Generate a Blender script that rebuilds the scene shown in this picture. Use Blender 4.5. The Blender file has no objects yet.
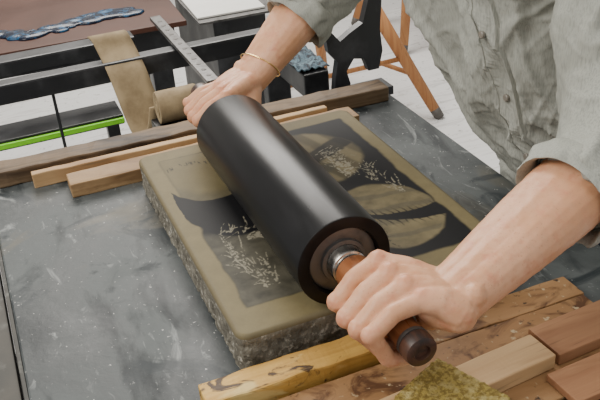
import bpy, bmesh, math, random
import numpy as np
from mathutils import Matrix, Vector, noise
from mathutils.bvhtree import BVHTree
random.seed(4)
C=bpy.context.scene.collection

# ------------------------------------------------------------ materials
def newmat(name):
    m=bpy.data.materials.new(name);m.use_nodes=True
    nt=m.node_tree;b=nt.nodes["Principled BSDF"]
    return m,nt,b
def plain(name,col,rough=.5,metal=0,spec=.5):
    m,nt,b=newmat(name);b.inputs["Base Color"].default_value=(*col,1)
    b.inputs["Roughness"].default_value=rough;b.inputs["Metallic"].default_value=metal
    b.inputs["Specular IOR Level"].default_value=spec
    return m
def layered(name,layers,rough=(.4,.6),bump=None,metal=0,spec=.5,sss=0,attr=None):
    m,nt,b=newmat(name);N=nt.nodes;L=nt.links
    tc=N.new("ShaderNodeTexCoord")
    cur=None;base=layers[0]
    def noi(sc,det,dist,off=0):
        mp=N.new("ShaderNodeMapping");L.new(tc.outputs["Object"],mp.inputs[0])
        mp.inputs["Scale"].default_value=sc;mp.inputs["Location"].default_value=(off,off*1.7,off*.6)
        n=N.new("ShaderNodeTexNoise");n.inputs["Scale"].default_value=1;n.inputs["Detail"].default_value=det
        n.inputs["Roughness"].default_value=.6;n.inputs["Distortion"].default_value=dist
        L.new(mp.outputs[0],n.inputs["Vector"]);return n
    first=None
    def mixin(fac,cur,col):
        mx=N.new("ShaderNodeMix");mx.data_type='RGBA'
        L.new(fac,mx.inputs[0]);L.new(cur,mx.inputs[6]);mx.inputs[7].default_value=(*col,1)
        return mx.outputs[2]
    for i,l in enumerate(layers):
        if i==0:
            cur=N.new("ShaderNodeRGB");cur.outputs[0].default_value=(*l,1);cur=cur.outputs[0];continue
        sc,det,lo,hi,col,dist=l
        n=noi(sc,det,dist,i*3.1)
        if first is None:first=n
        r=N.new("ShaderNodeMapRange");r.inputs[1].default_value=lo;r.inputs[2].default_value=hi
        L.new(n.outputs[0],r.inputs[0])
        cur=mixin(r.outputs[0],cur,col)
    if attr:
        at=N.new("ShaderNodeAttribute");at.attribute_name=attr[0];cur=mixin(at.outputs["Fac"],cur,attr[1])
    L.new(cur,b.inputs["Base Color"])
    r=N.new("ShaderNodeMapRange");r.inputs[1].default_value=.3;r.inputs[2].default_value=.7
    r.inputs[3].default_value=rough[0];r.inputs[4].default_value=rough[1]
    if first: L.new(first.outputs[0],r.inputs[0]);L.new(r.outputs[0],b.inputs["Roughness"])
    b.inputs["Metallic"].default_value=metal;b.inputs["Specular IOR Level"].default_value=spec
    if bump:
        sc,det,st,dist=bump
        n=noi(sc,det,.3,9);bp=N.new("ShaderNodeBump");bp.inputs["Strength"].default_value=st;bp.inputs["Distance"].default_value=dist
        L.new(n.outputs[0],bp.inputs["Height"]);L.new(bp.outputs[0],b.inputs["Normal"])
    if sss:
        b.inputs["Subsurface Weight"].default_value=sss;b.inputs["Subsurface Radius"].default_value=(.012,.005,.003);b.inputs["Subsurface Scale"].default_value=1
    return m
def wood(name,c1,c2,c3,sx=3,sy=70,rough=(.5,.75)):
    return layered(name,[c1,((sx,sy,sy),4,.35,.65,c2,.6),((sx*2,sy*.25,sy*.25),3,.5,.72,c3,1.2),((sx*3,sy*3,sy*3),2,.62,.75,tuple(x*.45 for x in c2),0)],rough,bump=((sx*2,sy*2,sy*2),4,.35,.002),spec=.35)
M={}
M['slate']=layered("worn_slate",[(.049,.056,.057),((5,5,5),6,.42,.60,(.090,.101,.101),.8),((14,5,5),6,.50,.64,(.019,.024,.026),.5),
   ((14,4,5),7,.60,.76,(.36,.38,.37),1.6),((45,18,20),5,.63,.75,(.22,.235,.23),1.0),((3,3,3),5,.56,.68,(.115,.108,.086),1.5),((7,7,7),6,.56,.66,(.024,.031,.034),2.0),((150,150,30),3,.68,.74,(.45,.45,.43),0)],(.36,.65),bump=((60,60,60),6,.3,.002),spec=.30)
M['wood_weather']=wood("weathered_wood",(.10,.062,.034),(.21,.145,.085),(.035,.023,.015))
M['wood_light']=wood("pale_wood",(.48,.30,.145),(.56,.38,.20),(.34,.20,.095),2,50)
M['wood_mid']=wood("mid_wood",(.31,.19,.09),(.40,.26,.13),(.21,.12,.055),3,60)
M['wood_tan']=wood("tan_wood",(.31,.15,.075),(.38,.20,.10),(.22,.10,.045),3,60)
M['wood_yellow']=layered("yellow_stained_wood",[(.60,.37,.09),((3,60,60),4,.35,.65,(.43,.24,.055),.5),((25,40,40),4,.56,.64,(.07,.04,.02),1.5),((12,30,30),3,.56,.66,(.64,.47,.18),.5)],(.5,.7),bump=((60,120,120),4,.5,.002),spec=.35)
M['ply']=layered("plywood_brown",[(.255,.135,.057),((4,40,40),5,.35,.65,(.33,.19,.085),.5),((14,20,14),5,.50,.64,(.10,.045,.02),1.5),((90,90,90),2,.64,.72,(.46,.36,.22),0),((60,60,60),3,.63,.70,(.05,.03,.02),0)],(.5,.7),bump=((80,80,80),4,.3,.001),spec=.35)
M['redwood']=layered("redbrown_board",[(.13,.038,.022),((5,40,40),5,.4,.62,(.18,.06,.034),.5),((80,80,80),3,.62,.72,(.26,.17,.11),0)],(.45,.65),bump=((60,60,60),4,.25,.001),spec=.35)
M['sponge']=layered("abrasive_pad",[(.35,.265,.06),((200,200,200),4,.42,.56,(.19,.13,.025),0),((60,60,60),4,.5,.65,(.44,.36,.14),0)],(.8,.95),bump=((300,300,300),4,1,.003))
M['black_steel']=layered("black_steel",[(.012,.013,.015),((12,12,12),5,.5,.7,(.04,.042,.046),0)],(.3,.5),bump=((80,80,80),3,.2,.001))
M['shelf']=layered("dark_shelf",[(.05,.05,.045),((6,6,6),6,.4,.65,(.085,.08,.07),.5),((30,30,30),5,.55,.7,(.14,.14,.125),0)],(.5,.7),spec=.3)
M['grey_steel']=layered("grey_steel",[(.16,.155,.15),((20,20,20),5,.45,.65,(.07,.068,.065),0)],(.3,.5),metal=.7)
M['bright_steel']=layered("bright_steel",[(.60,.58,.55),((80,10,80),3,.45,.65,(.35,.33,.30),0)],(.2,.35),metal=1)
M['rubber']=layered("black_rubber",[(.0045,.0045,.005),((30,6,30),5,.45,.7,(.008,.008,.009),.3)],(.27,.38),bump=((300,40,300),3,.04,.0005),spec=.28)
M['handle']=layered("oiled_handle_wood",[(.24,.085,.032),((60,6,60),5,.4,.62,(.36,.145,.06),.4),((40,20,40),4,.55,.68,(.07,.03,.018),.5)],(.25,.4))
M['handle_end']=layered("dark_handle_end",[(.07,.032,.02),((60,20,60),5,.45,.65,(.02,.013,.011),.4)],(.3,.5))
M['leather']=layered("felt_leather",[(.34,.26,.15),((20,20,20),5,.4,.65,(.23,.17,.095),0)],(.7,.85),bump=((150,150,150),4,.4,.001),spec=.3)
M['inkslab']=layered("ink_slab_brown",[(.062,.024,.015),((4,4,4),5,.4,.65,(.092,.040,.027),.5)],(.4,.6),spec=.25)
M['ink']=layered("blue_black_ink",[(.006,.012,.03),((40,40,40),4,.5,.65,(.01,.09,.20),1)],(.15,.35),spec=.35)
M['paper']=layered("paper_sheet",[(.80,.79,.75),((6,6,6),3,.4,.6,(.74,.73,.68),0)],(.6,.8))
M['bluepaper']=layered("blue_rag",[(.045,.085,.115),((40,40,40),4,.45,.6,(.12,.19,.23),1),((70,70,70),3,.50,.58,(.015,.02,.03),1)],(.7,.9))
M['green']=plain("green_paint",(.25,.80,.02),.4)
M['floor']=layered("floor_concrete",[(.74,.74,.73),((1.5,1.5,1.5),6,.4,.65,(.82,.82,.81),.5),((3,22,3),5,.55,.68,(.56,.55,.53),1),((40,40,40),3,.62,.72,(.46,.45,.43),0)],(.45,.65))
M['wall']=layered("wall_plaster",[(.70,.69,.66),((3,3,3),4,.4,.6,(.66,.65,.62),0)],(.7,.9))
M['stoolwood']=wood("stool_wood",(.42,.18,.065),(.50,.24,.095),(.34,.13,.045),40,6)
M['tip']=plain("leg_tip",(.10,.09,.08),.5)
M['skin']=layered("skin",[(.62,.32,.175),((22,22,22),3,.38,.62,(.68,.38,.23),0),((50,50,50),3,.54,.74,(.59,.26,.15),0),((350,350,350),2,.6,.75,(.53,.27,.15),0)],(.40,.52),bump=((420,420,420),4,.22,.001),spec=.4,sss=.12,attr=("flush",(.60,.205,.115)))
M['linen']=layered("grey_linen",[(.37,.38,.335),((6,6,6),3,.4,.62,(.42,.43,.385),0),((500,500,60),2,.45,.62,(.31,.32,.285),0)],(.85,.95),bump=((350,350,350),3,.25,.001),spec=.15)
M['button']=plain("button_horn",(.22,.20,.17),.3)
M['jeans']=layered("jeans",[(.03,.045,.08),((300,300,300),2,.4,.6,(.05,.07,.11),0)],(.8,.9))
M['shoe']=plain("shoe_leather",(.03,.025,.022),.4)
M['hair']=layered("brown_hair",[(.05,.028,.016),((200,200,8),3,.4,.6,(.10,.058,.032),0)],(.4,.6))
M['gold']=plain("gold",(.85,.60,.25),.2,1)
M['eye']=plain("eye",(.7,.7,.68),.1)
M['iris']=plain("iris",(.04,.025,.015),.1)
M['lip']=plain("lip",(.48,.18,.15),.4)
# ------------------------------------------------------------ mesh helpers
def obj(name,me,mats=(),parent=None,loc=None,smooth=False):
    o=bpy.data.objects.new(name,me);C.objects.link(o)
    for m in mats:me.materials.append(m)
    if parent:o.parent=parent
    if loc:o.location=loc
    if smooth:me.polygons.foreach_set("use_smooth",[True]*len(me.polygons))
    return o
def displace(me,fn):
    n=len(me.vertices);co=np.empty(n*3,np.float32);no=np.empty(n*3,np.float32)
    me.vertices.foreach_get("co",co);me.vertex_normals.foreach_get("vector",no)
    co=co.reshape(-1,3);no=no.reshape(-1,3);out=np.empty_like(co)
    for i in range(n):out[i]=fn(Vector(co[i]),Vector(no[i]))
    me.vertices.foreach_set("co",out.ravel());me.update()
def empty(name):
    e=bpy.data.objects.new(name,None);C.objects.link(e);e.empty_display_size=.05;return e
def frombm(bm,name,mats,parent=None,smooth=False,loc=None):
    me=bpy.data.meshes.new(name);bm.normal_update();bm.to_mesh(me);bm.free()
    return obj(name,me,mats,parent,loc,smooth)
def box(name,x0,x1,y0,y1,z0,z1,mat,bev=.002,rot=0,parent=None,rough=0):
    bm=bmesh.new();bmesh.ops.create_cube(bm,size=1)
    sx,sy,sz=x1-x0,y1-y0,z1-z0
    for v in bm.verts:v.co=Vector((v.co.x*sx,v.co.y*sy,v.co.z*sz))
    if rough:
        bmesh.ops.subdivide_edges(bm,edges=[e for e in bm.edges if e.calc_length()>.9*sx],cuts=40,use_grid_fill=True)
    if bev:bmesh.ops.bevel(bm,geom=[e for e in bm.edges if e.calc_face_angle(0)>.5],offset=bev,segments=2,affect='EDGES',profile=.6)
    if rough:
        for v in bm.verts:
            n=noise.noise(v.co*40+Vector((x0,y0,0))*9);v.co+=Vector((0,n,noise.noise(v.co*35)))*rough
    o=frombm(bm,name,[mat],parent)
    o.location=((x0+x1)/2,(y0+y1)/2,(z0+z1)/2);o.rotation_euler=(0,0,rot)
    return o
def lathe(name,prof,mat,origin,axis='Y',seg=64,parent=None):
    bm=bmesh.new();rings=[]
    for r,t in prof:
        ring=[]
        for i in range(seg):
            a=2*math.pi*i/seg;c,s=math.cos(a)*r,math.sin(a)*r
            p=(c,t,s) if axis=='Y' else ((t,c,s) if axis=='X' else (c,s,t))
            ring.append(bm.verts.new(p))
        rings.append(ring)
    for a,b in zip(rings,rings[1:]):
        for i in range(seg):bm.faces.new((a[i],a[(i+1)%seg],b[(i+1)%seg],b[i]))
    bm.faces.new(rings[0]);bm.faces.new(rings[-1])
    bmesh.ops.recalc_face_normals(bm,faces=bm.faces)
    o=frombm(bm,name,[mat],parent,True,origin)
    md=o.modifiers.new("es","EDGE_SPLIT");md.split_angle=math.radians(35)
    return o
def ball(bm,c,r,sub=2,scale=(1,1,1),rot=None):
    ret=bmesh.ops.create_icosphere(bm,subdivisions=sub,radius=1)
    m=Matrix.Translation(c)@(rot.to_matrix().to_4x4() if rot else Matrix())@Matrix.Diagonal((r*scale[0],r*scale[1],r*scale[2],1))
    bmesh.ops.transform(bm,matrix=m,verts=ret['verts'])
def cone(bm,p,q,r1,r2,seg=20):
    p=Vector(p);q=Vector(q);d=q-p
    if d.length<1e-5:return
    ret=bmesh.ops.create_cone(bm,cap_ends=True,segments=seg,radius1=r1,radius2=r2,depth=d.length)
    m=Matrix.Translation((p+q)/2)@d.to_track_quat('Z','Y').to_matrix().to_4x4()
    bmesh.ops.transform(bm,matrix=m,verts=ret['verts'])
def chain(bm,pts,rad):
    for p,r in zip(pts,rad):ball(bm,Vector(p),r)
    for i in range(len(pts)-1):cone(bm,pts[i],pts[i+1],rad[i],rad[i+1])
def remeshed(bm,name,mats,voxel,smooth_it,parent=None,fac=.5):
    o=frombm(bm,name+"_src",[])
    md=o.modifiers.new("r","REMESH");md.mode='VOXEL';md.voxel_size=voxel
    if smooth_it:
        s=o.modifiers.new("s","SMOOTH");s.iterations=smooth_it;s.factor=fac
    dg=bpy.context.evaluated_depsgraph_get();dg.update()
    me=bpy.data.meshes.new_from_object(o.evaluated_get(dg));me.name=name
    bpy.data.objects.remove(o,do_unlink=True)
    return obj(name,me,mats,parent,smooth=True)
def poly_extrude(name,pts,thick,mat,origin,parent=None):
    bm=bmesh.new();vs=[bm.verts.new((x,0,z)) for x,z in pts]
    f=bm.faces.new(vs);r=bmesh.ops.extrude_face_region(bm,geom=[f])
    bmesh.ops.translate(bm,vec=(0,thick,0),verts=[v for v in r['geom'] if isinstance(v,bmesh.types.BMVert)])
    bmesh.ops.recalc_face_normals(bm,faces=bm.faces)
    return frombm(bm,name,[mat],parent,loc=origin)

# ------------------------------------------------------------ room
box("floor",-3,5,-3,4.6,-.1,0,M['floor'],0)
box("wall_back",-3,5,4.6,4.7,0,3,M['wall'],0)
box("wall_right",5,5.1,-3,4.6,0,3,M['wall'],0)
box("baseboard_back",-3,5,4.58,4.6,0,.1,M['wall'],.003)

# ------------------------------------------------------------ press bed
bed=empty("press_bed")
box("slate_top",-.252,.565,-.42,.735,.775,.80,M['slate'],.003,parent=bed)
box("iron_rim_side",-.258,-.2525,-.42,.735,.74,.797,M['shelf'],.001,parent=bed)
box("iron_frame",-.23,.54,-.40,.71,.70,.775,M['black_steel'],.003,parent=bed)
for i,(x,y) in enumerate(((-.2,-.36),(.5,-.36),(-.2,.66),(.5,.66))):
    box("leg_%d"%(i+1),x-.035,x+.035,y-.035,y+.035,0,.70,M['black_steel'],.005,parent=bed)
box("lower_stretcher_1",-.2,.5,-.375,-.345,.15,.2,M['black_steel'],.003,parent=bed)
box("lower_stretcher_2",-.2,.5,.645,.675,.15,.2,M['black_steel'],.003,parent=bed)
sh=empty("side_shelf")
box("shelf_board",-.75,-.262,-.42,.52,.76,.787,M['shelf'],.002,parent=sh)
for i,(x,y) in enumerate(((-.72,-.39),(-.3,-.39),(-.72,.49),(-.3,.49))):
    box("post_%d"%(i+1),x-.02,x+.02,y-.02,y+.02,0,.76,M['black_steel'],.003,parent=sh)
# ------------------------------------------------------------ litho stone
SX,SY,ST=.400,.554,.06
R0=.018
def vnoise(x,y,seed,s):
    rs=np.random.RandomState(seed);g=rs.rand(256,256)
    u=(x*s)%255;v=(y*s)%255;i=u.astype(int);j=v.astype(int);fu=u-i;fv=v-j
    fu=fu*fu*(3-2*fu);fv=fv*fv*(3-2*fv);i2=(i+1)%256;j2=(j+1)%256
    return (g[i,j]*(1-fu)+g[i2,j]*fu)*(1-fv)+(g[i,j2]*(1-fu)+g[i2,j2]*fu)*fv
def fbm(x,y,seed,s,o=4):
    t=0;a=.5
    for k in range(o):t=t+a*vnoise(x+.37*k,y+.71*k,seed+k,s*2**k);a*=.5
    return t
def sstep(a,b,x):
    t=np.clip((x-a)/(b-a),0,1);return t*t*(3-2*t)
def stone_colour(x,y):
    n=fbm(x,y,3,60);nf=fbm(x,y,9,500,3)
    tan=np.array([.168,.138,.068]);blk=np.array([.006,.006,.007]);gry=np.array([.052,.048,.034]);lt=np.array([.29,.265,.195]);olive=np.array([.125,.103,.055])
    col=np.ones(x.shape+(3,))*tan*(.88+.26*n)[...,None]
    def mix(c,m):
        nonlocal col
        m=np.clip(m,0,1)[...,None];col=col*(1-m)+np.asarray(c)*m
    def mulmix(c,m,tex):
        nonlocal col
        m=np.clip(m,0,1)[...,None];col=col*(1-m)+np.asarray(c)*tex[...,None]*m
    X=x*1000+(fbm(x,y,21,25)-.45)*10;Y=y*1000+(fbm(x,y,31,25)-.45)*10
    inside=sstep(28,35,X)*sstep(376,370,X)*sstep(52,58,Y)*sstep(519,513,Y)
    mix(blk,inside)
    g=inside*sstep(262,225,Y+.35*(X-40))*sstep(215,165,X)
    mulmix(gry*1.3,g,.35+1.25*fbm(x,y,41,70))
    e=np.sqrt(((X-86)/70)**2+((Y-430)/88)**2)
    oval=sstep(1.0,.97,e)
    mulmix(tan*.84,np.maximum(inside*oval,inside*(X<70)*sstep(395,420,Y)),.88+.26*n)
    wing=np.sqrt(((X-92)/80)**2+((Y-372)/150)**2)
    mix(blk,sstep(1.02,.98,wing)*sstep(.985,1.01,e)*(X>20)*(Y<440))
    top=np.abs(Y-(486-.0105*(X-70)**2))
    gr=sstep(.44,.56,fbm(x*1.0,y*.25,51,420,3))*sstep(8,3,top)
    mix(blk,gr*(X>36)*(X<120)*.8)
    mulmix(gry*1.1,inside*oval*sstep(.55,.9,e)*sstep(430,395,Y)*.5,.6+n)
    d=np.hypot((X-255)*.95,(Y-395)*.9)
    st=.5+.5*np.sin((X*.5+Y*.16)*.28+2.6*fbm(x,y,33,9))
    mulmix(olive,inside*sstep(94,84,d),.5+.6*sstep(.15,.8,st)+.3*n)
    mix(gry*1.1,inside*sstep(60,50,d)*sstep(.42,.52,fbm(x,y,35,26))*.85)
    mix(blk,inside*sstep(92,88,d)*sstep(26,18,np.abs(Y-X*.5-262)+12*(n-.45))*.85)
    e=np.sqrt(((X-292)/80)**2+((Y-172)/96)**2)
    mulmix(olive*1.2,inside*sstep(1.02,.95,e),.6+.8*n)
    st=.5+.5*np.sin((Y+.25*X)*.16+5*fbm(x,y,37,12))
    mix(gry*1.3,inside*sstep(.98,.93,e)*sstep(.6,.95,st)*.5)
    t=(X-236)/(376-236);yc=200-50*t-18*np.sin(t*3.1)
    w=5+14*np.clip(t,0,1)**1.3
    mix(blk,inside*sstep(w+1,w-1,np.abs(Y-yc))*(t>0)*(t<1))
    ph=fbm(x,y,57,40)*6
    las=sstep(.40,.85,np.sin(X*.62+(Y-yc)*.20+ph))*sstep(34,10,np.abs(Y-yc)+18*(fbm(x,y,58,90)-.3))
    mix(blk,inside*las*(t>.0)*(t<.97)*.92)
    rs=random.Random(11)
    xf=X;yf=Y
    def strokes(cx,cy,rx,ry,ns,seed,a0,a1,wd=1.3,c=lt):
        rs.seed(seed)
        acc=np.zeros_like(xf)
        sel=(np.abs(xf-cx)<rx*1.6)&(np.abs(yf-cy)<ry*1.6)
        px=xf[sel];py=yf[sel];ac=np.zeros_like(px)
        for k in range(ns):
            a=math.radians(rs.uniform(a0,a1));ox=cx+rs.uniform(-.45,.45)*rx;oy=cy+rs.uniform(-.6,.35)*ry
            ln=rs.uniform(.3,.9);cur=rs.uniform(-1.3,1.3);prevx,prevy=ox,oy;ns_=7;w0=wd*rs.uniform(.4,1.3)
            for s in range(ns_):
                aa=a+cur*s/ns_;nx_=prevx+math.cos(aa)*rx*ln/ns_*1.3;ny_=prevy+math.sin(aa)*ry*ln/ns_*1.3
                dx,dy=nx_-prevx,ny_-prevy;l2=dx*dx+dy*dy+1e-6
                tt=np.clip(((px-prevx)*dx+(py-prevy)*dy)/l2,0,1)
                dd=np.hypot(px-prevx-dx*tt,py-prevy-dy*tt)
                wv=w0*(1-.75*s/ns_)
                ac=np.maximum(ac,sstep(wv+.5,wv-.3,dd));prevx,prevy=nx_,ny_
        acc[sel]=ac
        mix(c,acc*inside*sstep(.34,.5,fbm(x,y,seed+5,260,3))*.8)
    strokes(80,112,30,52,26,61,50,150,1.5)
    strokes(62,165,26,60,26,66,70,170,1.1)
    strokes(98,226,28,42,20,69,-30,60,1.9)
    strokes(60,235,24,30,10,70,20,80,1.2)
    strokes(300,338,30,62,44,71,20,160,1.3)
    strokes(328,296,26,44,22,72,50,140,1.1)
    strokes(290,400,34,34,22,73,-10,60,1.1)
    strokes(345,240,18,34,14,74,60,130,1.0)
    strokes(150,90,25,20,10,77,0,180,1)
    strokes(250,110,40,40,16,78,-20,60,1.0,blk)
    mix(lt,inside*sstep(.72,.77,fbm(x,y,81,420,2))*.25)
    ed=np.minimum(np.minimum(x,SX-x),np.minimum(y,SY-y))
    mix([.125,.105,.066],sstep(.010,.002,ed)*.6)
    col*=(.93+.14*nf)[...,None]
    return np.clip(col,0,1)
def build_stone():
    nx,ny=440,610
    xs=np.linspace(0,SX,nx);ys=np.linspace(0,SY,ny)
    XX,YY=np.meshgrid(xs,ys,indexing='ij')
    cx=np.clip(XX,R0,SX-R0);cy=np.clip(YY,R0,SY-R0)
    dx=XX-cx;dy=YY-cy;d=np.hypot(dx,dy)
    corner=(np.abs(dx)>0)&(np.abs(dy)>0)
    mxd=np.maximum(np.abs(dx),np.abs(dy))
    f=np.where(corner,mxd/np.maximum(d,1e-9),1)
    XX=cx+dx*f;YY=cy+dy*f
    dist=R0-np.hypot(XX-np.clip(XX,R0,SX-R0),YY-np.clip(YY,R0,SY-R0))
    dist=np.minimum(np.where(dist>0,dist,0)+0,R0)
    b=.006;t=np.clip(1-dist/b,0,1);ZZ=-b*(1-np.sqrt(np.clip(1-t*t,0,1)))
    col=stone_colour(XX,YY)
    V=np.stack([XX,YY,ZZ+ST],-1).reshape(-1,3)
    idx=np.arange(nx*ny).reshape(nx,ny)
    F=np.stack([idx[:-1,:-1],idx[1:,:-1],idx[1:,1:],idx[:-1,1:]],-1).reshape(-1,4)
    loop=list(idx[:,0])+list(idx[-1,1:])+list(idx[-2::-1,-1])+list(idx[0,-2:0:-1])
    loop=np.array(loop);nl=len(loop);lev=14
    verts=[V];faces=[F];prev=loop;base=len(V);cols=[col.reshape(-1,3)]
    P0=V[loop]
    nrm=np.roll(P0[:,:2],-1,0)-np.roll(P0[:,:2],1,0);nrm=np.stack([nrm[:,1],-nrm[:,0]],1);nrm/=np.maximum(np.linalg.norm(nrm,axis=1),1e-9)[:,None]
    for k in range(1,lev+1):
        z=(ST-b)*(1-k/lev)
        rr=[]
        for i in range(nl):
            p=Vector((P0[i,0],P0[i,1],z))
            n=noise.noise(p*50)*.0024+noise.noise(p*130)*.0014+noise.noise(p*300)*.0006
            if noise.noise(p*38+Vector((7,7,7)))>.33:n-=.0022
            rr.append(n*min(1,k/3)-.0010*(k>2))
        rr=np.array(rr)
        q=P0[:,:2]+nrm*rr[:,None]
        verts.append(np.column_stack([q,np.full(nl,z)]))
        cur=base+np.arange(nl);base+=nl
        faces.append(np.stack([prev,cur,np.roll(cur,-1),np.roll(prev,-1)],-1))
        prev=cur;cols.append(np.ones((nl,3))*.2)
    V=np.concatenate(verts);F=np.concatenate(faces)
    nt=(nx-1)*(ny-1)
    me=bpy.data.meshes.new("lithography_stone")
    me.vertices.add(len(V));me.vertices.foreach_set("co",V.astype(np.float32).ravel())
    me.loops.add(F.size);me.loops.foreach_set("vertex_index",F.astype(np.int32).ravel())
    me.polygons.add(len(F));me.polygons.foreach_set("loop_start",np.arange(0,F.size,4,dtype=np.int32))
    me.update(calc_edges=True)
    ca=me.color_attributes.new("drawing",'FLOAT_COLOR','POINT')
    cc=np.concatenate(cols);cc=np.column_stack([cc,np.ones(len(cc))]).astype(np.float32)
    ca.data.foreach_set("color",cc.ravel())
    mi=np.ones(len(me.polygons),dtype=np.int32);mi[:nt]=0
    me.materials.append(M['stonetop']);me.materials.append(M['stoneside'])
    me.polygons.foreach_set("material_index",mi)
    sm=np.ones(len(me.polygons),dtype=bool);me.polygons.foreach_set("use_smooth",sm)
    o=obj("lithography_stone",me,());o.location=(0,0,.80);return o
m,nt_,b_=newmat("inked_stone_face")
at=nt_.nodes.new("ShaderNodeAttribute");at.attribute_name="drawing";nt_.links.new(at.outputs[0],b_.inputs["Base Color"])
b_.inputs["Roughness"].default_value=.6;b_.inputs["Specular IOR Level"].default_value=.22
M['stonetop']=m
M['stoneside']=layered("stone_side",[(.21,.195,.155),((50,50,50),6,.40,.6,(.12,.11,.085),.5),((120,120,120),4,.55,.66,(.42,.40,.34),0),((25,25,25),4,.55,.7,(.09,.083,.065),1)],(.7,.9),bump=((170,170,170),6,.9,.004))
build_stone()
# ------------------------------------------------------------ wooden bearers & boards
box("back_beam",-.235,.548,.672,.722,.80,.832,M['wood_weather'],.003,-.03,rough=.002)
box("thin_batten",-.175,.40,.645,.661,.80,.828,M['wood_light'],.002,-.02,rough=.0012)
box("back_plank",-.118,.44,.578,.628,.80,.826,M['wood_mid'],.002,.0,rough=.0012)
box("front_bar",-.062,.222,-.062,-.022,.80,.833,M['wood_yellow'],.003,.0,rough=.0018)
box("plywood_board",-.01,.455,-.215,-.070,.80,.815,M['ply'],.002,.0,rough=.001)
box("plywood_board.001",.226,.458,-.068,-.024,.80,.815,M['ply'],.002,.0,rough=.001)
box("pale_batten",.075,.332,-.183,-.137,.8155,.836,M['wood_light'],.002,.085,rough=.0005)
box("tan_offcut",.338,.50,-.166,-.108,.8155,.832,M['wood_tan'],.002,.06)
box("tan_offcut.001",.312,.43,-.236,-.182,.8155,.826,M['wood_tan'],.002,.05)
box("redbrown_panel",-.02,.60,-.43,-.218,.80,.812,M['redwood'],.002,.0,rough=.001)
def pad():
    bm=bmesh.new()
    out=[(.205,-.122),(.242,-.215),(.20,-.262),(.12,-.225),(.128,-.158)]
    f=bm.faces.new([bm.verts.new((x,y,0)) for x,y in out])
    r=bmesh.ops.extrude_face_region(bm,geom=[f]);bmesh.ops.translate(bm,vec=(0,0,.012),verts=[v for v in r['geom'] if isinstance(v,bmesh.types.BMVert)])
    bmesh.ops.recalc_face_normals(bm,faces=bm.faces)
    o=remeshed(bm,"scouring_sponge",[M['sponge']],.0022,3)
    displace(o.data,lambda c,n:c+n*noise.fractal(c*260,1,2,3)*.0016)
    o.location=(-.004,-.004,.8385)
pad()

# ------------------------------------------------------------ ink roller
AX,AZ=.147,.9228
rl=empty("ink_roller");rl.location=(AX,.2,AZ)
def L(name,prof,mat):return lathe(name,[(r,t-.2) for r,t in prof],mat,(0,0,0),parent=rl,seg=96)
Y0,Y1=.004,.439
L("rubber_cylinder",[(.045,Y0+.012),(.0455,Y0+.003),(.047,Y0),(.0605,Y0),(.062,Y0+.0006),(.0625,Y0+.003),(.0625,Y1-.003),(.062,Y1-.0006),(.0605,Y1),(.047,Y1),(.045,Y1-.012)],M['rubber'])
L("end_disc_near",[(.0445,Y0+.013),(.0445,Y0+.007),(.043,Y0+.006),(.030,Y0+.006),(.029,Y0+.002),(.024,Y0+.001),(.0235,Y0+.013)],M['grey_steel'])
L("end_disc_far",[(.0445,Y1-.013),(.0445,Y1-.007),(.043,Y1-.006),(.030,Y1-.006),(.029,Y1-.002),(.024,Y1-.001),(.0235,Y1-.013)],M['grey_steel'])
L("hub_near",[(.0235,Y0+.012),(.0235,Y0-.012),(.0225,Y0-.0145),(.0205,Y0-.0155),(.0205,Y0-.019),(.01,Y0-.019)],M['bright_steel'])
L("hub_far",[(.0235,Y1-.012),(.0235,Y1+.012),(.0225,Y1+.0145),(.0205,Y1+.0155),(.0205,Y1+.019),(.01,Y1+.019)],M['bright_steel'])
def handle(nm,y,s):
    L("handle_"+nm,[(.012,y),(.0210,y-.001*s),(.0230,y-.004*s),(.0225,y-.03*s),(.0175,y-.08*s),(.0172,y-.135*s),(.0176,y-.145*s),(.0172,y-.149*s),(.01,y-.150*s)],M['handle'])
    L("handle_collar_"+nm,[(.0165,y-.1485*s),(.0186,y-.149*s),(.0188,y-.154*s),(.0165,y-.1545*s)],M['grey_steel'])
    L("handle_cap_"+nm,[(.0160,y-.154*s),(.0185,y-.155*s),(.0190,y-.160*s),(.0188,y-.166*s),(.0178,y-.1705*s),(.0150,y-.172*s),(.0095,y-.172*s),(.0085,y-.168*s),(.004,y-.168*s)],M['handle_end'])
handle("near",Y0-.0195,1);handle("far",Y1+.0195,-1)
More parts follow.
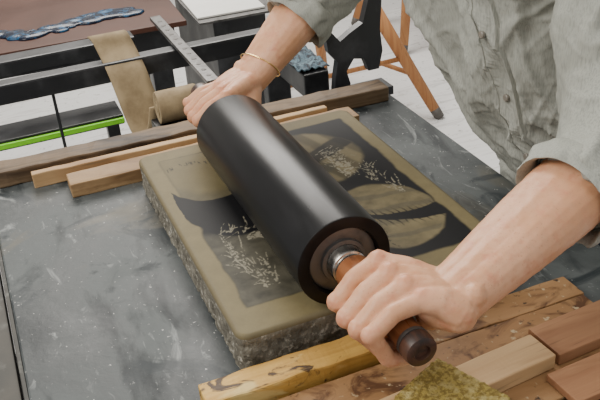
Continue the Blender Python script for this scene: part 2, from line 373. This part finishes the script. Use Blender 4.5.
# ------------------------------------------------------------ person
person=empty("printmaker")
def hand(name,s,yi,wrist,elbow,g=1.0,vox=.0017,fa=1.0):
    bm=bmesh.new();red=[]
    def pt(th,r,y):
        a=math.radians(th);return Vector((AX+math.cos(a)*r,y,AZ+math.sin(a)*r))
    W=Vector(wrist);E=Vector(elbow)
    fw=[0,.0236*g,.0462*g,.0652*g]
    rad=[(.0116,.0106,.0095,.0082),(.0120,.0110,.0098,.0086),(.0114,.0102,.0092,.0080),(.0100,.0088,.0080,.0070)]
    mc=[]
    for k in range(4):
        y=yi+s*fw[k]
        r=[q*g for q in rad[k]]
        a0=[82,82,76,66][k]
        k0=pt(a0,.0375*g-(.002 if k==3 else 0),y)
        p1=pt([166,170,167,158][k],.0400*g-.001*(k==3),y+s*.004)
        p2=pt([222,228,226,218][k],.0190+.0115*g,y+s*.005)
        p3=pt([284,292,288,278][k],.0190+.0088*g,y+s*.004)
        mid=k0.lerp(p1,.5)
        chain(bm,[k0,mid+(pt((a0+166)/2,.0440*g,y)-mid)*.35,p1,p1.lerp(p2,.5),p2,p3],[r[0],r[0]*.88,r[1],r[1]*.88,r[2],r[3]])
        ball(bm,k0+Vector((.001,0,.0022)),r[0]*1.05);ball(bm,p1+Vector((-.0020,0,.0008)),r[1]*1.03)
        mc.append(k0);red+=[(k0+Vector((0,0,.012)),.011),(p1+Vector((-.010,0,0)),.011),(p2,.010)]
        base=W+Vector((-.004,s*(k-1.5)*.0130*g,0))
        chain(bm,[k0,k0.lerp(base,.5)+Vector((.002,0,.004)),base],[.0116*g,.0146*g,.0180*g])
        chain(bm,[k0+Vector((.004,0,.0085*g)),k0.lerp(base,.6)+Vector((.002,0,.0135*g))],[.0042*g,.0052*g])
        q=pt(20,.034,y);chain(bm,[k0+Vector((.006,0,-.010)),q+Vector((.006,0,0)),base+Vector((0,0,-.006))],[.011*g,.013*g,.017*g])
    chain(bm,[W+Vector((0,s*.010,.000)),pt(10,.036,yi+s*.056*g)],[.018*g,.015*g])
    th0=W+Vector((-.008,-s*.022,-.008));th1=pt(0,.040,yi-s*.006);th2=pt(-48,.036,yi-s*.012);th3=pt(-92,.0325,yi-s*.002);
    chain(bm,[th0,th1],[.019*g,.017*g]);chain(bm,[th1,th2,th3],[.0150*g,.0122*g,.010*g])
    chain(bm,[mc[0]+Vector((.012,0,-.010)),th1],[.012*g,.014*g])
    d=(E-W).normalized();side=d.cross(Vector((0,0,1))).normalized();up=side.cross(d)
    LN=(E-W).length
    prof=[(0,.0240,.0120),(.12,.0250,.0125),(.3,.0290,.0130),(.5,.0335,.0130),(.7,.0375,.012),(.88,.0400,.010),(1,.039,.006)]
    for sg in (-1,0,1):
        chain(bm,[W+d*LN*t+side*o_*sg*fa for t,r,o_ in prof],[r*fa*(1.06 if sg==0 else 1) for t,r,o_ in prof])
    ball(bm,W+side*s*-.022*g+up*.012+d*.008,.012*g)
    o=remeshed(bm,name,[M['skin']],vox,4,person,.5)
    displace(o.data,lambda c,n:c+n*noise.noise(c*90)*.0006)
    me=o.data;co=np.empty(len(me.vertices)*3);me.vertices.foreach_get("co",co);co=co.reshape(-1,3)
    a=np.zeros(len(co))
    for p,rr in red:
        a=np.maximum(a,.42*np.exp(-((co-np.array(p))**2).sum(1)/(rr*rr)))
    at=me.attributes.new("flush",'FLOAT','POINT');at.data.foreach_set("value",a.astype(np.float32))
    return o,W,d
nearW=(.206,-.146,.946);nearE=(.470,-.058,.999)
farW=(.218,.545,.962);farE=(.405,.600,1.100)
hand("left_hand_and_forearm",-1,-.076,nearW,nearE,1.18,.0016,1.04)
ho,W,d=hand("right_hand_and_forearm",1,.478,farW,farE,1.10,.0018,1.03)
def torus(name,R_,r_,mat,parent,loc,quat,scale=(1,1,1)):
    bm=bmesh.new();n1,n2=64,8;rg=[]
    for i in range(n1):
        a=2*math.pi*i/n1
        rg.append([bm.verts.new(((R_+r_*math.cos(b*2*math.pi/n2))*math.cos(a)*scale[0],(R_+r_*math.cos(b*2*math.pi/n2))*math.sin(a)*scale[1],r_*math.sin(b*2*math.pi/n2))) for b in range(n2)])
    for i in range(n1):
        for j in range(n2):bm.faces.new((rg[i][j],rg[(i+1)%n1][j],rg[(i+1)%n1][(j+1)%n2],rg[i][(j+1)%n2]))
    o=frombm(bm,name,[mat],parent,True,loc);o.rotation_mode='QUATERNION';o.rotation_quaternion=quat;return o
torus("bracelet",.0412,.0013,M['gold'],person,W+d*.030,(d+Vector((0,.15,.1))).to_track_quat('Z','Y'),(1,.80,1))

def body():
    bm=bmesh.new()
    chain(bm,[(.80,.24,.90),(.70,.25,1.05),(.60,.25,1.22),(.56,.25,1.32)],[.10,.09,.09,.07])
    chain(bm,[(.57,.10,1.29),(.57,.40,1.29)],[.042,.042])
    chain(bm,[(.545,.25,1.34),(.50,.25,1.44),(.47,.25,1.49)],[.052,.048,.050])
    eN=Vector(nearE);eF=Vector(farE)
    chain(bm,[(.57,.10,1.285),(.535,.025,1.16),eN+Vector((.010,.008,.008))],[.042,.038,.034])
    chain(bm,[(.57,.40,1.285),(.505,.515,1.20),eF],[.042,.038,.034])
    ball(bm,Vector((.45,.25,1.56)),.1,3,(.95,.76,1.12),Matrix.Rotation(math.radians(-25),3,'Y').to_quaternion())
    chain(bm,[(.42,.25,1.51),(.375,.25,1.475)],[.062,.030])
    chain(bm,[(.352,.25,1.555),(.338,.25,1.525)],[.010,.013])
    for sy in (-1,1):
        ball(bm,Vector((.47,.25+sy*.078,1.545)),.03,2,(.6,.35,1))
    remeshed(bm,"head_and_body",[M['skin']],.006,6,person)
    for sy in (-1,1):
        b2=bmesh.new();ball(b2,Vector((.366,.25+sy*.031,1.56)),.012,3);frombm(b2,"eye_%d"%(1 if sy<0 else 2),[M['eye']],person,True)
        b2=bmesh.new();ball(b2,Vector((.3565,.25+sy*.031,1.557)),.0055,2);frombm(b2,"iris_%d"%(1 if sy<0 else 2),[M['iris']],person,True)
    b2=bmesh.new();ball(b2,Vector((.3475,.25,1.497)),.02,2,(.35,1,.3));frombm(b2,"mouth",[M['lip']],person,True)
    bm=bmesh.new()
    ball(bm,Vector((.475,.25,1.585)),.108,3,(.98,.82,1.05));
    chain(bm,[(.56,.25,1.56),(.60,.25,1.60)],[.05,.045])
    h=remeshed(bm,"hair",[M['hair']],.006,3,person)
    displace(h.data,lambda c,n:c+n*noise.noise(Vector((c.x*30,c.y*90,c.z*30)))*.004)
    bm=bmesh.new()
    chain(bm,[(.81,.24,.93),(.80,.24,.84)],[.14,.14])
    for y in (.14,.34):
        chain(bm,[(.80,y+(.24-y)*.2,.84),(.80,y,.50),(.83,y,.10)],[.095,.068,.055])
    remeshed(bm,"trousers",[M['jeans']],.01,5,person)
    for i,y in enumerate((.14,.34)):
        bm=bmesh.new();chain(bm,[(.85,y,.055),(.74,y,.045),(.66,y,.040)],[.045,.042,.036])
        s=remeshed(bm,"shoe_%d"%(i+1),[M['shoe']],.006,3,person)
        displace(s.data,lambda c,n:Vector((c.x,c.y,max(c.z,.003))))
body()
def shirt():
    bm=bmesh.new()
    rings=[(.735,.775,.24,.165,.215),(.80,.755,.24,.150,.205),(.878,.672,.262,.142,.203),(.973,.610,.282,.140,.203),(1.07,.592,.284,.140,.203),(1.18,.575,.272,.135,.205),(1.27,.562,.26,.120,.205),(1.34,.55,.252,.085,.165),(1.385,.535,.25,.062,.085)]
    seg=64;vr=[]
    for z,cx_,cy_,rx,ry in rings:
        r_=[]
        for i in range(seg):
            a=2*math.pi*i/seg
            ca,sa=math.cos(a),math.sin(a);e=.85
            r_.append(bm.verts.new((cx_+rx*abs(ca)**e*(1 if ca>0 else -1),cy_+ry*abs(sa)**e*(1 if sa>0 else -1),z)))
        vr.append(r_)
    for a,b in zip(vr,vr[1:]):
        for i in range(seg):bm.faces.new((a[i],a[(i+1)%seg],b[(i+1)%seg],b[i]))
    bm.faces.new(vr[0][::-1]);bm.faces.new(vr[-1])
    nW,nE=Vector(nearW),Vector(nearE);fW,fE=Vector(farW),Vector(farE)
    c1=nE.lerp(nW,.23);c2=fE.lerp(fW,.40)
    chain(bm,[(.57,.09,1.29),(.53,.02,1.16),nE+Vector((.012,.01,.010)),c1],[.080,.078,.071,.063])
    chain(bm,[(.57,.42,1.29),(.50,.52,1.20),fE+Vector((.005,0,.005)),c2],[.078,.074,.066,.060])
    o=remeshed(bm,"linen_shirt",[M['linen']],.0045,8,person)
    me=o.data
    def flat(p,n):
        for (w,e,c) in ((nW,nE,c1),(fW,fE,c2)):
            dd=(w-e).normalized();q=p-c;t=q.dot(dd)
            if t>0 and q.length<.09 :p=p-dd*t
        return p
    displace(me,flat)
    def ridge(v,w=.28):
        return math.exp(-(v/w)**2)
    def fold(p,n):
        wv=noise.noise(p*3.2)*.6;w2=noise.noise(p*8+Vector((4,1,7)))
        f1=noise.noise(Vector(((p.y-p.x*.5)*9+wv*2.5+p.z*3.5,p.z*2.2+p.y*1.5,p.x*2.5)))
        f2=noise.noise(Vector(((p.y-p.x*.3)*19+wv*5-p.z*9,p.z*5+3,p.x*6+5)))
        f4=noise.noise(Vector(((p.z+p.y*.4)*16+wv*4,p.y*5,p.x*5+9)))
        f5=noise.noise(Vector(((p.y*.8+p.z*.7-p.x*.4)*34+wv*6,p.z*9-p.y*7,p.x*12+2)))
        f6=noise.noise(Vector(((p.y*.5-p.z*.8+p.x*.5)*60+w2*5,p.z*22+p.y*18,p.x*25+2)))
        h=f1*.022+ridge(f2,.15)*.0095+ridge(f4,.12)*.0065*(.6+w2)+ridge(f5,.13)*.0036*(.7+w2)+ridge(f6,.15)*.0014+w2*.003
        p=p+n*(h-.006)
        if p.x<.575 and p.z<.806:p.z=.806
        return p
    displace(me,fold)
    co=np.empty(len(me.vertices)*3);me.vertices.foreach_get("co",co);co=co.reshape(-1,3)
    bvh=BVHTree.FromPolygons([Vector(c) for c in co],[tuple(p.vertices) for p in me.polygons])
    def front(y,z):
        h=bvh.ray_cast(Vector((.2,y,z)),Vector((1,0,0)));return h[0]
    py=lambda z:.165+.12*(z-.95)
    def strip(name,yo,hw,lift):
        bm=bmesh.new();nr=110;nc=7
        xs=np.full((nr,nc),np.nan)
        for i in range(nr):
            z=.80+i*(1.33-.80)/(nr-1)
            for j in range(nc):
                h=front(py(z)+yo+(j-nc//2)*hw/(nc//2),z)
                if h is not None and h.x<.75:xs[i,j]=h.x
        ok=~np.isnan(xs).any(1);sm=xs.copy()
        for i in range(nr):
            a=xs[max(0,i-3):i+4];a=a[~np.isnan(a).any(1)]
            if len(a):sm[i]=np.minimum(a.mean(0),xs[i]) if ok[i] else xs[i]
        rows=[]
        for i in range(nr):
            if not ok[i]:rows.append(None);continue
            z=.80+i*(1.33-.80)/(nr-1)
            row=[bm.verts.new((sm[i,0]+.004,py(z)+yo-hw,z))]
            row+=[bm.verts.new((sm[i,j]-lift,py(z)+yo+(j-nc//2)*hw/(nc//2),z)) for j in range(nc)]
            row+=[bm.verts.new((sm[i,-1]+.004,py(z)+yo+hw,z))]
            rows.append(row)
        for a,b in zip(rows,rows[1:]):
            if a and b:
                for j in range(len(a)-1):bm.faces.new((a[j],a[j+1],b[j+1],b[j]))
        frombm(bm,name,[M['linen']],person,False)
    strip("shirt_placket",0,.017,.0045)
    strip("placket_seam_1",-.015,.0022,.0066);strip("placket_seam_2",.015,.0022,.0066)
    for i in range(5):
        z=.90+.10*i;h=front(py(z),z)
        if h:
            lathe("button_%d"%(i+1),[(.001,-.003),(.0045,-.003),(.0058,-.002),(.0060,0),(.0055,.002)],M['button'],(h.x-.006,py(z),z),'X',24,person)
    for nm,w,e,c,R_ in (("cuff_left",nW,nE,c1,.0630),("cuff_right",fW,fE,c2,.060)):
        dd=(w-e).normalized();bm=bmesh.new();rg=[]
        for k in range(17):
            th=2*math.pi*k/16
            off=math.cos(th)*.022;rr=R_+math.sin(th)*.0055
            ring=[]
            q=dd.to_track_quat('Z','Y')
            for i in range(96):
                a=2*math.pi*i/96
                n=noise.noise(Vector((math.cos(a)*2.0,math.sin(a)*2.0,off*40+R_*50)))*.008+noise.noise(Vector((math.cos(a)*6,math.sin(a)*6,off*60)))*.0025
                ring.append(bm.verts.new(c+dd*(off-.004+n)+q@Vector((math.cos(a)*(rr+n),math.sin(a)*(rr+n)*.95,0))))
            rg.append(ring)
        for a,b in zip(rg,rg[1:]):
            for i in range(96):bm.faces.new((a[i],a[(i+1)%96],b[(i+1)%96],b[i]))
        bmesh.ops.recalc_face_normals(bm,faces=bm.faces)
        frombm(bm,nm,[M['linen']],person,True)
    lathe("collar",[(.062,1.36),(.070,1.362),(.066,1.40),(.060,1.405),(.058,1.37)],M['linen'],(.535,.25,0),'Z',40,person)
shirt()
# ------------------------------------------------------------ background
it=empty("ink_table")
box("ink_slab",-.75,.352,1.47,2.25,.785,.80,M['inkslab'],.003,-.05,parent=it)
box("table_frame",-.72,.32,1.50,2.2,.72,.785,M['black_steel'],.003,-.05,parent=it)
for i,(x,y) in enumerate(((-.68,1.6),(.26,1.55),(-.64,2.15),(.30,2.12))):
    box("leg_%d"%(i+1),x-.03,x+.03,y-.03,y+.03,0,.72,M['black_steel'],.003,parent=it)
bm=bmesh.new()
for k in range(110):
    t=random.random();x=-.34+.56*t;y=1.62-.03*t+.03*math.sin(t*9)+random.uniform(-.03,.03)
    ball(bm,Vector((x,y,.802)),.010+.016*random.random(),2,(1.6,1,.35))
remeshed(bm,"ink_smear",[M['ink']],.005,2,it)
pp=empty("paper_stack")
box("sheet_lower",.365,.62,1.40,2.0,.790,.797,M['grey_steel'],.001,-.03,parent=pp)
box("sheet_upper",.375,.57,1.43,2.0,.798,.803,M['paper'],.001,-.05,parent=pp)
box("stand",.42,.58,1.5,1.95,0,.79,M['black_steel'],.003,parent=pp)

pf=empty("press_frame")
box("cross_beam",-.75,.50,1.06,1.10,.812,.858,M['black_steel'],.005,.0,parent=pf)
box("second_beam",-.75,.16,1.30,1.36,.79,.83,M['black_steel'],.005,.0,parent=pf)
box("rail_right",.44,.50,.86,1.055,.755,.812,M['black_steel'],.004,parent=pf)
for i,x in enumerate((-.70,.45)):
    box("post_%d"%(i+1),x-.03,x+.03,1.06,1.10,0,.812,M['black_steel'],.004,parent=pf)
box("tie_rod",-.085,-.078,1.07,1.078,.30,.812,M['black_steel'],.001,parent=pf)
rk=box("rack_bar",.205,.232,.80,1.30,.862,.872,M['grey_steel'],.002,parent=pf)
for i in range(12):
    lathe("rack_hole_%d"%(i+1),[(.0055,0),(.0055,.0006),(.001,.0006)],M['tip'],(.2185,.83+i*.038,.8722),'Z',16,pf)
out=[(.0,.0),(.035,.0),(.04,.02),(.032,.05),(.05,.075),(.075,.07),(.085,.04),(.11,.04),(.12,.08),(.115,.13),(.12,.18),(.125,.26),(.095,.27),(.09,.2),(.075,.15),(.045,.135),(.02,.12),(.0,.145),(-.012,.13),(-.008,.10),(.012,.075),(.005,.04)]
poly_extrude("crank_bracket",out,.02,M['black_steel'],(.485,.80,.775),parent=pf)
box("bracket_foot",.47,.62,.78,.84,.755,.775,M['black_steel'],.002,parent=pf)
box("bracket_post",.50,.60,.79,.84,0,.755,M['black_steel'],.003,parent=pf)
gt=empty("green_edged_tray")
box("tray_board",-.75,.075,1.16,1.26,.665,.690,M['black_steel'],.002,parent=gt)
box("green_edge",-.75,.075,1.15,1.1595,.672,.684,M['green'],.001,parent=gt)
for i,x in enumerate((-.6,.05)):box("tray_leg_%d"%(i+1),x-.015,x+.015,1.19,1.22,0,.665,M['black_steel'],.001,parent=gt)
bm=bmesh.new();bmesh.ops.create_grid(bm,x_segments=30,y_segments=30,size=.5)
for v in bm.verts:
    v.co=Vector((v.co.x*.075,v.co.y*.16,.813+.012*abs(noise.noise(v.co*5))+.004))
o=frombm(bm,"blue_rag",[M['bluepaper']],None,True,(.47,.95,0));md=o.modifiers.new("s","SOLIDIFY");md.thickness=.002
sb=empty("leather_strap")
path=[(1.135,.900),(1.12,.895),(1.10,.872),(1.045,.835),(1.02,.79),(1.00,.745),(.98,.715),(.955,.705),(.925,.712),(.90,.74),(.88,.775),(.872,.81)]
bm=bmesh.new();rows=[]
def cr(p,t):
    n=len(p)-1;i=min(int(t*n),n-1);f=t*n-i;a=p[max(i-1,0)];b=p[i];c=p[i+1];d_=p[min(i+2,n)]
    return [.5*((2*b[k])+(-a[k]+c[k])*f+(2*a[k]-5*b[k]+4*c[k]-d_[k])*f*f+(-a[k]+3*b[k]-3*c[k]+d_[k])*f**3) for k in (0,1)]
for i in range(60):
    y,z=cr(path,i/59);x0=.025+.068*i/59
    rows.append([bm.verts.new((x0+.085*j/6,y,z)) for j in range(7)])
for a,b in zip(rows,rows[1:]):
    for j in range(6):bm.faces.new((a[j],a[j+1],b[j+1],b[j]))
o=frombm(bm,"strap",[M['leather']],sb,True);md=o.modifiers.new("s","SOLIDIFY");md.thickness=.005
lathe("felt_roll",[(.002,0),(.008,0),(.009,.002),(.014,.001),(.015,.003),(.020,.001),(.021,.003),(.026,.001),(.033,.002),(.034,.006),(.034,.086),(.032,.09),(.002,.09)],M['leather'],(.100,.838,.822),'X',48,sb)
box("roll_bracket",.09,.20,.80,.87,.72,.787,M['black_steel'],.003,parent=sb)
box("roll_stand",.12,.17,.81,.86,0,.72,M['black_steel'],.003,parent=sb)

def stool(name,cx_,cy_,h,r,feet):
    e=empty(name)
    lathe("seat",[(.01,h-.03),(r*.9,h-.03),(r,h-.022),(r,h-.006),(r*.96,h),(.01,h-.004)],M['stoolwood'],(cx_,cy_,0),'Z',48,e)
    L_=[]
    for i,(fx,fy) in enumerate(feet):
        t=Vector((cx_+(fx-cx_)*.38,cy_+(fy-cy_)*.38,h-.03));f=Vector((fx,fy,.0));
        bm=bmesh.new();g=f.lerp(t,.07);cone(bm,g,t,.022,.030,24);frombm(bm,"leg_%d"%(i+1),[M['stoolwood']],e,True)
        bm=bmesh.new();cone(bm,f+Vector((0,0,.003)),g,.020,.022,24);frombm(bm,"foot_tip_%d"%(i+1),[M['tip']],e,True)
        L_.append((f,t))
    for i in range(len(feet)):
        a=L_[i];b=L_[(i+1)%len(feet)];q=.32+.12*(i%2)
        bm=bmesh.new();cone(bm,a[0].lerp(a[1],q),b[0].lerp(b[1],q),.010,.010,16);frombm(bm,"rung_%d"%(i+1),[M['stoolwood']],e,True)
stool("wooden_stool",1.05,2.36,.62,.17,[(1.477,2.027),(1.27,2.76),(.72,2.78),(.70,2.0)])
stool("wooden_stool.001",1.95,3.05,.66,.17,[(1.70,2.76),(2.2,2.78),(2.22,3.3),(1.70,3.32)])

def area(name,loc,tgt,size,power,col=(1,1,1)):
    l=bpy.data.lights.new(name,'AREA');l.size=size;l.energy=power;l.color=col
    o=bpy.data.objects.new(name,l);C.objects.link(o);o.location=loc
    o.rotation_euler=(Vector(tgt)-Vector(loc)).to_track_quat('-Z','Y').to_euler()
area("ceiling_light_back",(.6,2.9,2.95),(.2,.6,.8),1.8,128,(1,.955,.89))
area("ceiling_light_left",(-1.7,.2,2.8),(.1,.2,.85),1.4,68,(1,.95,.88))
area("ceiling_light_front",(.3,-1.6,2.9),(.2,.2,.85),1.2,12,(1,.96,.90))
w=bpy.data.worlds.new("world");bpy.context.scene.world=w;w.use_nodes=True
w.node_tree.nodes["Background"].inputs[0].default_value=(1,.98,.95,1);w.node_tree.nodes["Background"].inputs[1].default_value=.52

r=Matrix(((.9222,.2496,-.2953),(-.379,.4367,-.8158),(-.0747,.8642,.4973)))
cam=bpy.data.cameras.new("camera");co=bpy.data.objects.new("camera",cam);C.objects.link(co)
co.matrix_world=Matrix.Translation((-.192,-.791,1.51))@r.to_quaternion().to_matrix().to_4x4()
cam.lens=51;cam.sensor_width=36;cam.clip_start=.05
bpy.context.scene.camera=co
